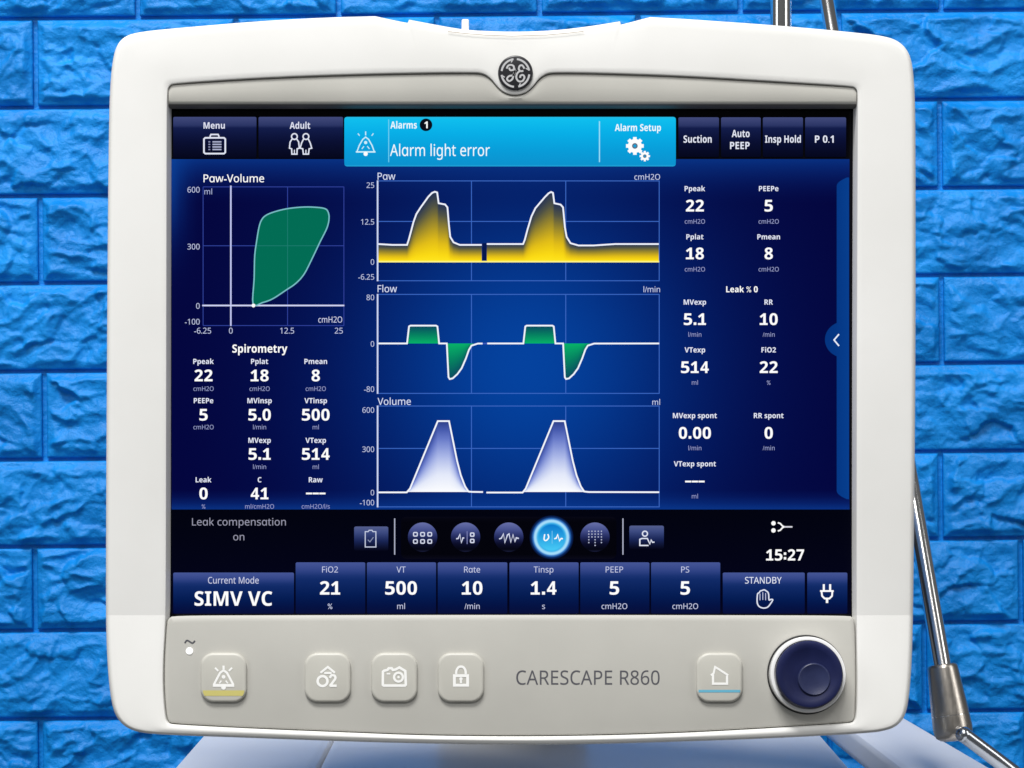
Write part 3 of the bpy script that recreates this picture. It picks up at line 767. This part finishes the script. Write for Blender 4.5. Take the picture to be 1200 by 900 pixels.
def readout(x, yl, yv, yu, lab, val, unit, cap=13.6):
    T('readout_label', lab.replace('a', A), x, yl, 6.0, (228, 232, 248), None, bold=.010)
    if val == '---':
        f = Flat()
        for k in (-1, 0, 1): f.stroke([(x + 7.8 * k - 3.6, yv), (x + 7.8 * k + 3.6, yv)], 2.0, W_)
        f.build('readout_value', ly(5), screen, M_ui)
    else:
        T('readout_value', val, x, yv, cap, W_, None, bold=.028)
    if unit: T('readout_unit', unit, x, yu, 5.2, DIM, None)
C3 = (238.5, 304.2, 370)
for (yl, yv, yu), row in zip(((423.5, 440, 455.5), (469.5, 486, 500.5), (516, 532, 547), (562.2, 578.3, 593.5)),
        ((('Ppeak', '22', 'cmH2O'), ('Pplat', '18', 'cmH2O'), ('Pmean', '8', 'cmH2O')), (('PEEPe', '5', 'cmH2O'), ('MVinsp', '5.0', 'l/min'), ('VTinsp', '500', 'ml')),
         (None, ('MVexp', '5.1', 'l/min'), ('VTexp', '514', 'ml')), (('Leak', '0', '%'), ('C', '41', 'ml/cmH2O'), ('Raw', '---', 'cmH2O/l/s')))):
    for x, it in zip(C3, row):
        if it: readout(x, yl, yv, yu, *it)
C2 = (814.3, 900.8)
for (yl, yv, yu), row in zip(((221, 241, 259.5), (277.5, 297, 315.5), (354, 374, 392), (410, 430.3, 448.3), (487, 507.3, 525), (543.5, 564.3, 581.5)),
        ((('Ppeak', '22', 'cmH2O'), ('PEEPe', '5', 'cmH2O')), (('Pplat', '18', 'cmH2O'), ('Pmean', '8', 'cmH2O')), (('MVexp', '5.1', 'l/min'), ('RR', '10', '/min')), (('VTexp', '514', 'ml'), ('FiO2', '22', '%')),
         (('MVexp spont', '0.00', 'l/min'), ('RR spont', '0', '/min')), (('VTexp spont', '---', 'ml'), None))):
    for x, it in zip(C2, row):
        if it: readout(x, yl, yv, yu, *it)
T('readout_label', 'Le' + A + 'k % 0', 869.5, 339, 7, W_, 37, bold=.012)

# waveform charts
def chart(y0, y1, hs, title, unit, labels, ty):
    f = Flat()
    for y_ in [y0] + hs + [y1]: f.stroke([(443, y_), (773, y_)], 1.0, GLc, lift=.00001)
    for x_ in (552.5, 663, 772.5): f.stroke([(x_, y0), (x_, y1)], 1.0, GLc, lift=.00003)
    f.build('chart_grid', ly(2), screen, M_ui)
    Flat().stroke([(442.5, y0 - .5), (442.5, y1 + .5)], 1.9, (200, 212, 245)).build('chart_axis', ly(6), screen, M_ui)
    T('chart_title', title, 442.5, ty, 8.2, (215, 224, 248), None, 'L', .002)
    T('axis_text', unit, 773.5, ty + .8, 6.6, (200, 210, 240), None, 'R')
    for s, y_ in labels: T('axis_text', s, 438.5, y_, 6.4, (190, 200, 232), None, 'R')
chart(212, 329, [259.5], 'P' + A + 'w', 'cmH2O', (('25', 217), ('12.5', 260), ('0', 307), ('-6.25', 324.5)), 206.5)
chart(345, 461, [], 'Flow', 'l/min', (('80', 348.5), ('0', 403), ('-80', 456)), 338.3)
chart(475.8, 594, [525.5], 'Volume', 'ml', (('600', 480.5), ('300', 526.5), ('0', 577.3), ('-100', 589)), 470.4)

def dense(pts, st=2.0):
    o_ = []
    for a, b_ in zip(pts, pts[1:]):
        k = max(1, int((b_[0] - a[0]) / st))
        for i in range(k): o_.append((a[0] + (b_[0] - a[0]) * i / k, a[1] + (b_[1] - a[1]) * i / k))
    return o_ + [pts[-1]]
pA = [(443, 286), (460, 287), (477, 287), (479, 281), (481.7, 271), (484.6, 260), (488, 250.7), (493, 243), (502, 230.5), (506.4, 226), (509.6, 224.7), (512.3, 225.6), (514, 238.2), (521.5, 239.6), (524.3, 243), (526, 263), (527.6, 277.6), (531.5, 284), (538.7, 287), (564.5, 287)]
pB = [(570.5, 286), (613, 286), (615, 281), (618, 269.7), (622.7, 253.8), (627.4, 244), (638.5, 231), (643, 226.4), (645.8, 225), (648, 226), (649.6, 238.2), (657, 239.8), (659.8, 243), (662, 266.5), (664, 277.6), (668.6, 285), (678, 287.7), (695.5, 287.7), (721, 286), (772, 286)]
yst = [(0, (34, 48, 84)), (.18, (74, 78, 70)), (.42, (150, 132, 44)), (.68, (222, 186, 24)), (.88, (250, 216, 18)), (1, (255, 230, 30))]
for p_ in (pA, pB): Flat().cols(dense(p_), 306.5, lambda t: stops(yst, t), 10).build('pressure_fill', ly(3), screen, M_ui)
f = Flat().stroke([(443, 306.6), (772.5, 306.6)], 1.8, (255, 244, 130)); f.build('pressure_baseline', ly(4), screen, M_ui)
f = Flat().stroke(pA, 1.9, (240, 244, 255)).stroke(pB, 1.9, (240, 244, 255)); f.build('pressure_line', ly(5), screen, M_ui)
Flat().poly([(565.2, 285), (570.2, 285), (570.2, 305), (565.2, 305)], (4, 22, 78)).build('sweep_gap', ly(5), screen, M_ui)
gst = [(0, (8, 74, 96)), (.5, (4, 128, 96)), (1, (6, 178, 104))]
for x0 in (0, 136.3):
    f = Flat()
    f.cols([(478 + x0, 402), (479.4 + x0, 383.5), (480 + x0, 382), (490 + x0, 382), (500 + x0, 382), (511.6 + x0, 382), (512.4 + x0, 383.5), (513.6 + x0, 402)], 402.5, lambda t: stops(gst, t), 8)
    f.build('flow_fill', ly(3), screen, M_ui); f = Flat()
    f.cols([(524 + x0, 403), (525.4 + x0, 440), (527 + x0, 444), (530.5 + x0, 443), (536 + x0, 438), (541 + x0, 431.5), (546 + x0, 420), (550 + x0, 408), (555 + x0, 403)], 402.5, lambda t: stops(gst, t), 8)
    f.build('flow_fill', ly(3), screen, M_ui)
def flow(x0): return [(477 + x0, 402.5), (479.3 + x0, 382.6), (481 + x0, 381.6), (511 + x0, 381.6), (512.6 + x0, 382.6), (514.6 + x0, 402.5), (523.6 + x0, 402.5), (525.6 + x0, 442), (527 + x0, 444.2), (530.5 + x0, 443.4), (536 + x0, 438.4), (541 + x0, 431.5), (546 + x0, 420), (549.5 + x0, 410), (552.5 + x0, 405), (560 + x0, 402.6)]
f = Flat().stroke([(443, 402.5)] + flow(0) + [(565.5, 402.6)], 1.9, (240, 246, 255)).stroke([(571, 402.5)] + flow(136.3) + [(772.5, 402.5)], 1.9, (240, 246, 255)); f.build('flow_line', ly(5), screen, M_ui)
f = Flat().stroke([(565.5, 402.6), (571, 402.6)], 1.6, (60, 90, 190)); f.build('flow_sweep_gap', ly(5), screen, M_ui)
vst = [(0, (40, 60, 135)), (.18, (84, 104, 190)), (.45, (158, 172, 228)), (.72, (224, 230, 249)), (1, (252, 253, 255))]
vA = [(478, 576), (480.5, 572.5), (513, 493.5), (526.2, 493.5), (535.6, 540), (540, 557), (545, 570), (549, 576)]
for x0 in (0, 135.6): Flat().cols(dense([(a + x0, c_) for a, c_ in vA], 3), 576.5, lambda t: stops(vst, t), 8).build('volume_fill', ly(3), screen, M_ui)
f = Flat()
f.stroke([(443, 577), (476.6, 577)] + vA[1:] + [(553, 576.4), (566, 576.6)], 1.9, (244, 248, 255)); f.stroke([(570, 577.2), (612.4, 577.2)] + [(a + 135.6, c_) for a, c_ in vA[1:]] + [(690, 576.6), (772.5, 576.8)], 1.9, (244, 248, 255)); f.build('volume_line', ly(5), screen, M_ui)

# pull-out drawer on the right of the display
def dl(y):
    x_ = 980.5
    if y < 218: x_ = 980.5 + 12 * ((218 - y) / 10) ** 2
    if y > 575: x_ = 980.5 + 12 * ((y - 575) / 10) ** 2
    d = abs(y - 398)
    if d < 21: x_ = min(x_, 989 - math.sqrt(21 * 21 - d * d) * 1.06)
    elif d < 28: x_ = min(x_, 980.5)
    return x_
ys = sorted(set(list(np.linspace(208, 218, 8)) + list(np.linspace(218, 377, 14)) + list(np.linspace(377, 419, 30)) + list(np.linspace(419, 575, 14)) + list(np.linspace(575, 585, 8))))
Flat().rows(ys, dl, lambda y: 995, lambda x, y: mixc((3, 52, 128), (5, 62, 142), (x - 975) / 20), nx=3).build('drawer_tab', ly(3), screen, M_ui)
Flat().stroke([(983.2, 391.6), (977.4, 398.4), (983.2, 405.4)], 1.7, (235, 242, 255)).build('drawer_chevron', ly(4), screen, M_ui)

# lower bar
T('status_text', 'Le' + A + 'k compens' + A + 'tion', 280, 611.5, 8.6, (150, 150, 170), 110)
T('status_text', 'on', 279.8, 629, 8.4, (150, 150, 170), 13)
tab('mode_bar', 470, 605.5, 722.5, 655, [(0, (6, 6, 20)), (.1, (2, 2, 10)), (.9, (2, 2, 10)), (1, (8, 8, 24))], k=2, r_=6)
for x_ in (462.5, 730): Flat().stroke([(x_, 607.5), (x_, 650)], 1.4, (170, 174, 196)).build('bar_divider', ly(2), screen, M_ui)
SB = [(0, (84, 94, 142)), (.25, (60, 74, 128)), (.6, (24, 36, 84)), (1, (3, 4, 22))]
tab('small_key', 415, 617, 455, 645.5, SB, r_=2); tab('small_key', 737.5, 616, 778, 643.5, SB, r_=2)
f = Flat(); c = (196, 204, 226)
f.stroke([(428, 623), (431.5, 623), (432.5, 621.4), (436, 621.4), (437, 623), (440.5, 623), (440.5, 641), (428, 641)], 1.2, c, True); f.stroke([(431, 632.5), (433.5, 635), (437.6, 629.6)], 1.0, (140, 150, 180)); f.build('key_icon', ly(4), screen, M_ui)
f = Flat(); c = (225, 230, 245)
f.stroke(circ(755.8, 625.4, 3, 14), 1.5, c, True).stroke([(752.8, 630.8), (749.8, 632), (749.8, 639.2), (760, 639.2)], 1.5, c).stroke([(752.6, 631), (758.6, 631), (760, 634), (761.6, 637.6), (763, 632.6), (764.6, 635.6), (767, 635.2)], 1.4, c, lift=.00003); f.build('key_icon', ly(4), screen, M_ui)
def ball(cx, cy=629.5, r_=17.2):
    ys = [cy - r_ * math.cos(math.pi * k / 26) for k in range(27)]
    st = [(0, (104, 112, 168)), (.25, (72, 82, 142)), (.5, (34, 42, 92)), (.72, (10, 12, 40)), (.92, (3, 4, 16)), (1, (26, 30, 60))]
    Flat().rows(ys, lambda y: cx - math.sqrt(max(0, r_ * r_ - (y - cy) ** 2)), lambda y: cx + math.sqrt(max(0, r_ * r_ - (y - cy) ** 2)), lambda x, y: stops(st, (y - cy + r_) / (2 * r_))).build('view_key', ly(3), screen, M_ui)
for cx in (495.2, 545.6, 596.2, 697.2): ball(cx)
f = Flat(); c = (215, 220, 240)
for i in range(3):
    for j in range(2): f.stroke(rrect(484.6 + 8.4 * i, 624 + 8.4 * j, 489 + 8.4 * i, 628.2 + 8.4 * j, 1, 2), 1.3, c, True)
f.build('view_icon', ly(5), screen, M_ui)
f = Flat(); f.stroke([(534.6, 631.4), (537, 631), (539, 626), (540.6, 636), (542.4, 630.4), (544, 630.4)], 1.5, c).stroke([(547.4, 622.5), (547.4, 637.5)], .9, (130, 136, 190))
for j in range(2): f.stroke(rrect(551.4, 624.6 + 7.4 * j, 555.4, 628.4 + 7.4 * j, .8, 2), 1.4, c, True)
f.build('view_icon', ly(5), screen, M_ui)
f = Flat(); f.stroke([(585, 631.6), (587.6, 630.6), (590, 625.4), (591.6, 636), (594.6, 627), (596.6, 625.6), (598.6, 635.6), (601.2, 626.4), (603.4, 634.8), (605, 630.2), (608, 631)], 1.5, c); f.build('view_icon', ly(5), screen, M_ui)
f = Flat()
for i in range(5):
    for j in range(5 - (i % 2) * 2 + (1 if i == 2 else 0)): f.disc(690 + 3.7 * i, 622.6 + 3.3 * j, .85, (180, 186, 212), k=8)
f.build('view_icon', ly(5), screen, M_ui)
# the chosen view: cyan disc with its lit rim
f = Flat(); cx, cy = 646.3, 629.7; kk = 48
prs = [(0, None), (8, None), (14.5, None), (16.5, (60, 180, 235)), (18.6, (170, 225, 250)), (20, (160, 215, 248)), (21.5, (50, 120, 200)), (23.5, (12, 42, 100)), (26, (2, 3, 14))]
for (r_, col) in prs:
    for i in range(kk):
        a = 2 * math.pi * i / kk; x_ = cx + r_ * math.sin(a); y_ = cy - r_ * math.cos(a)
        f.v.append((x_, y_, 0)); f.c.append(col or mixc((8, 120, 205), (70, 200, 245), (y_ - cy + 16) / 30))
for j in range(len(prs) - 1):
    for i in range(kk):
        n_ = (i + 1) % kk; f.f.append((j * kk + i, j * kk + n_, (j + 1) * kk + n_, (j + 1) * kk + i))
f.build('chosen_view_key', ly(3), screen, M_ui)
f = Flat(); f.stroke(cat([(638.4, 626), (637.6, 632), (640, 633.4), (643, 630), (642, 626)]), 1.5, W_).stroke([(647, 622), (647, 637)], .8, (120, 200, 240)).stroke([(649.5, 631.4), (652, 630.6), (653.6, 626.4), (655.6, 633.8), (657.6, 631), (659.6, 631.4)], 1.5, W_); f.build('view_icon', ly(5), screen, M_ui)
f = Flat(); f.disc(906.4, 613.2, 2.6, W_).disc(906.4, 621.6, 2.6, W_).stroke(cat([(911.5, 612.6), (914.4, 613.6), (917, 616.4), (919.4, 617.4)]), 1.7, W_).stroke(cat([(911.5, 622.2), (914.4, 621.2), (917, 618.4), (919.4, 617.4)]), 1.7, W_, lift=.00003).stroke([(919, 617.4), (928.6, 617.4)], 1.7, (215, 215, 225), lift=.00005); f.build('circuit_icon', ly(4), screen, M_ui)
T('clock_text', '15:27', 920, 650.3, 13, W_, 44.5, bold=.03)

tab('mode_tab', 203, 671, 344.5, 719, LTAB)
T('tab_text', 'Current Mode', 273.5, 680, 7.6, (205, 210, 235), 59.5, bold=.002)
T('mode_text', 'SIMV VC', 273.5, 701.4, 16.8, W_, 91, bold=.016)
for (a, c_), lab, val, unit in zip(((346.5, 428), (430, 511), (513, 594.5), (597, 678), (680, 761), (763, 844)), ('FiO2', 'VT', 'Rate', 'Tinsp', 'PEEP', 'PS'), ('21', '500', '10', '1.4', '5', '5'), ('%', 'ml', '/min', 's', 'cmH2O', 'cmH2O')):
    tab('setting_tab', a, 659, c_, 719, LTAB); m_ = (a + c_) / 2 - .5
    T('setting_label', lab.replace('a', A), m_, 667.4, 7, (200, 206, 234)); T('setting_value', val, m_, 689, 15.6, W_, None, bold=.028); T('setting_unit', unit, m_, 710.4, 6.6, (198, 204, 232))
tab('standby_tab', 847, 671, 943, 719, LTAB); tab('power_tab', 946, 671, 993, 719, LTAB)
T('tab_text', 'STANDBY', 894.5, 680, 7.6, (225, 230, 245), 43, bold=.004)
f = Flat(); c = (225, 230, 245)
f.stroke(cat([(887.4, 699), (888, 695.6), (889.6, 694.6), (891, 692.6), (893, 692), (895.6, 691.2), (898, 692.6), (899.8, 694), (900.8, 697), (901.2, 703), (903.6, 702.4), (905.6, 703), (903, 707.4), (899.6, 711.4), (895, 712.6), (890, 711), (887.4, 706.6)], True, 3), 1.5, c, True)
for x_, y0, y1 in ((890.6, 695.6, 703.4), (893.9, 694, 703), (897.2, 695, 703.4)): f.stroke([(x_, y0), (x_, y1)], 1.0, (190, 196, 222))
f.build('hand_icon', ly(5), screen, M_ui)
f = Flat(); f.stroke([(965.4, 684.6), (965.4, 692)], 2.4, W_).stroke([(972.8, 684.6), (972.8, 692)], 2.4, W_).stroke([(961, 692.6), (977, 692.6)], 2.0, W_, lift=.00003).stroke([(962.8, 693.4), (963.4, 698.4), (966.4, 701.4), (972, 701.4), (975, 698.4), (975.4, 693.4)], 2.0, W_, lift=.00005).stroke([(969.2, 701.6), (969.2, 706.6)], 2.8, W_, lift=.00007); f.build('plug_icon', ly(5), screen, M_ui)

# ------------------------------------------------------------------ the ventilator cabinet below
cab = thing('ventilator_cabinet', (0, 0.22, 0.06), 'glossy pale blue-white ventilator cabinet under the monitor with a narrow side tray', 'cabinet')
ZT = ZC - 0.20
def box(name, x0, x1, y0, y1, z0, z1, bev, parent, mat, seg=4):
    bm = bmesh.new()
    bmesh.ops.create_cube(bm, size=1, matrix=Matrix.Translation(((x0 + x1) / 2, (y0 + y1) / 2, (z0 + z1) / 2)) @ Matrix.Diagonal((x1 - x0, y1 - y0, z1 - z0, 1)))
    bmesh.ops.bevel(bm, geom=bm.edges[:], offset=bev, segments=seg, affect='EDGES', profile=0.6)
    for f in bm.faces: f.smooth = True
    me = bpy.data.meshes.new(name); bm.to_mesh(me); bm.free(); smooth_by_angle(me, 30)
    return link(name, me, parent, mat)
SX = -0.1017
box('top_panel', -0.1775, SX - 0.0002, 0.02, 0.34, ZT - 0.03, ZT, 0.006, cab, M_cab)
box('top_panel', SX + 0.0002, 0.1775, 0.02, 0.34, ZT - 0.03, ZT, 0.006, cab, M_cab)
box('cabinet_body', -0.168, 0.168, 0.03, 0.33, 0.10, ZT - 0.0305, 0.012, cab, M_cab)
tray = box('side_tray', -0.5, 0.5, 0.03, 0.40, ZT - 0.022, ZT - 0.004, 0.005, cab, M_cab)
for v in tray.data.vertices:                      # tapers towards the back
    t = (v.co.y - 0.03) / 0.37; x0_ = 0.2155 - 0.0215 * t; x1_ = 0.269 - 0.033 * t
    u_ = v.co.x; w_ = x1_ - x0_
    v.co.x = (x0_ + (u_ + 0.5)) if u_ < 0 else (x1_ - (0.5 - u_))
for y_ in (0.06, 0.30): box('tray_bracket', 0.1685, 0.240, y_ - 0.012, y_ + 0.012, ZT - 0.110, ZT - 0.075, 0.003, cab, M_dark); box('tray_bracket', 0.222, 0.240, y_ - 0.012, y_ + 0.012, ZT - 0.0745, ZT - 0.0225, 0.003, cab, M_dark)
for x_ in (-0.13, 0.13):
    for y_ in (0.07, 0.29):
        V = []
        o = revolve('caster_wheel', (x_, y_, 0.05), [(0.030, -0.012), (0.046, -0.012), (0.050, -0.008), (0.050, 0.008), (0.046, 0.012), (0.030, 0.012)], cab, M_dark, k=28)
        box('caster_stem', x_ - 0.009, x_ + 0.009, y_ - 0.009, y_ + 0.009, 0.09, 0.104, 0.002, cab, M_dark, 1)

# ------------------------------------------------------------------ support arm and pole
def tube(name, pts, rad, parent, mat, k=28, caps=True):
    p = [Vector(a) for a in pts]; V = []; F = []
    rads = rad if isinstance(rad, (list, tuple)) else [rad] * len(p)
    ref = Vector((0, 1, 0))
    for i in range(len(p)):
        t = (p[min(i + 1, len(p) - 1)] - p[max(i - 1, 0)]).normalized(); u = t.cross(ref).normalized(); v_ = t.cross(u).normalized()
        for j in range(k):
            a = 2 * math.pi * j / k; V.append(p[i] + (u * math.cos(a) + v_ * math.sin(a)) * rads[i])
    for i in range(len(p) - 1):
        for j in range(k):
            n_ = (j + 1) % k; F.append((i * k + j, i * k + n_, (i + 1) * k + n_, (i + 1) * k + j))
    if caps: F.append(tuple(reversed(range(k)))); F.append(tuple((len(p) - 1) * k + j for j in range(k)))
    me = mesh(name, V, F); fix_normals(me); smooth_by_angle(me, 40)
    return link(name, me, parent, mat)
def lerp(a, b_, t): return a + (b_ - a) * t
jt = P(1104, 779, 0.125); jb = P(1119, 868, 0.118)
tp_ = P(974.5, 33, 0.33)
tp2 = tp_ + (tp_ - jt).normalized() * 0.09
arm = thing('support_arm', P(1200, 912, 0.115), 'chrome circuit support arm with a tapered nickel joint beside the monitor', 'support arm')
rk = S * (D + 0.125) / D
d_ = (jt - tp2).normalized()
tube('rod', [tp2, jt + d_ * 0.004], 10.6 * rk, arm, M_chrome)
ax = (jb - jt)
n_s = []; r_s = []
for t, rr in ((-0.005, 13), (0.0, 16.0), (0.02, 17.4), (0.05, 17.8), (0.3, 19.6), (0.6, 21.6), (0.82, 22.8), (0.9, 22.2), (0.95, 20.5), (0.985, 16), (1.0, 10), (1.006, 3)):
    n_s.append(jt + ax * t + Vector((0, 0, 0))); r_s.append(rr * rk)
sl = tube('joint_sleeve', n_s, r_s, arm, M_nickel, k=40)
t0 = P(1123, 856, 0.118); t0.y -= 0.012
t1 = P(1200, 914, 0.105)
tube('lower_tube', [t0, lerp(t0, t1, 0.5), t1, t1 + (t1 - t0) * 0.5 + Vector((0, 0.01, -0.002))], 9.0 * rk, arm, M_tube)
bm = bmesh.new(); bmesh.ops.create_uvsphere(bm, u_segments=24, v_segments=14, radius=9.4 * rk, matrix=Matrix.Translation(t0))
for f in bm.faces: f.smooth = True
me = bpy.data.meshes.new('pivot_ball'); bm.to_mesh(me); bm.free(); link('pivot_ball', me, arm, M_tube)
bm = bmesh.new(); rng = tube('sleeve_collar', [jt + ax * 0.665, jt + ax * 0.672], [22.15 * rk, 22.2 * rk], sl, M_chrome, k=40); bm.free()

pole = thing('chrome_pole', P(915, 10, 0.30) * 1.0, 'upright chrome pole rising behind the monitor left of the slanted rod', 'pole')
kp = S * (D + 0.30) / D; pb = P(915, 30, 0.30)
pbx = Vector((pb.x, 0.30, ZC + 0.02))
tube('pole_shaft', [pbx, Vector((pb.x, 0.30, ZC + 0.36))], 12.3 * kp, pole, M_chrome)
tube('pole_socket', [pbx - Vector((0, 0, 0.03)), pbx - Vector((0, 0, 0.026)), pbx + Vector((0, 0, 0.028)), pbx + Vector((0, 0, 0.032))], [0.012, 0.0125, 0.0125, 0.009], pole, M_nickel)
box('pole_bracket', 0.0435, pb.x - 0.006, 0.292, 0.308, ZC - 0.008, ZC + 0.030, 0.003, pole, M_dark)
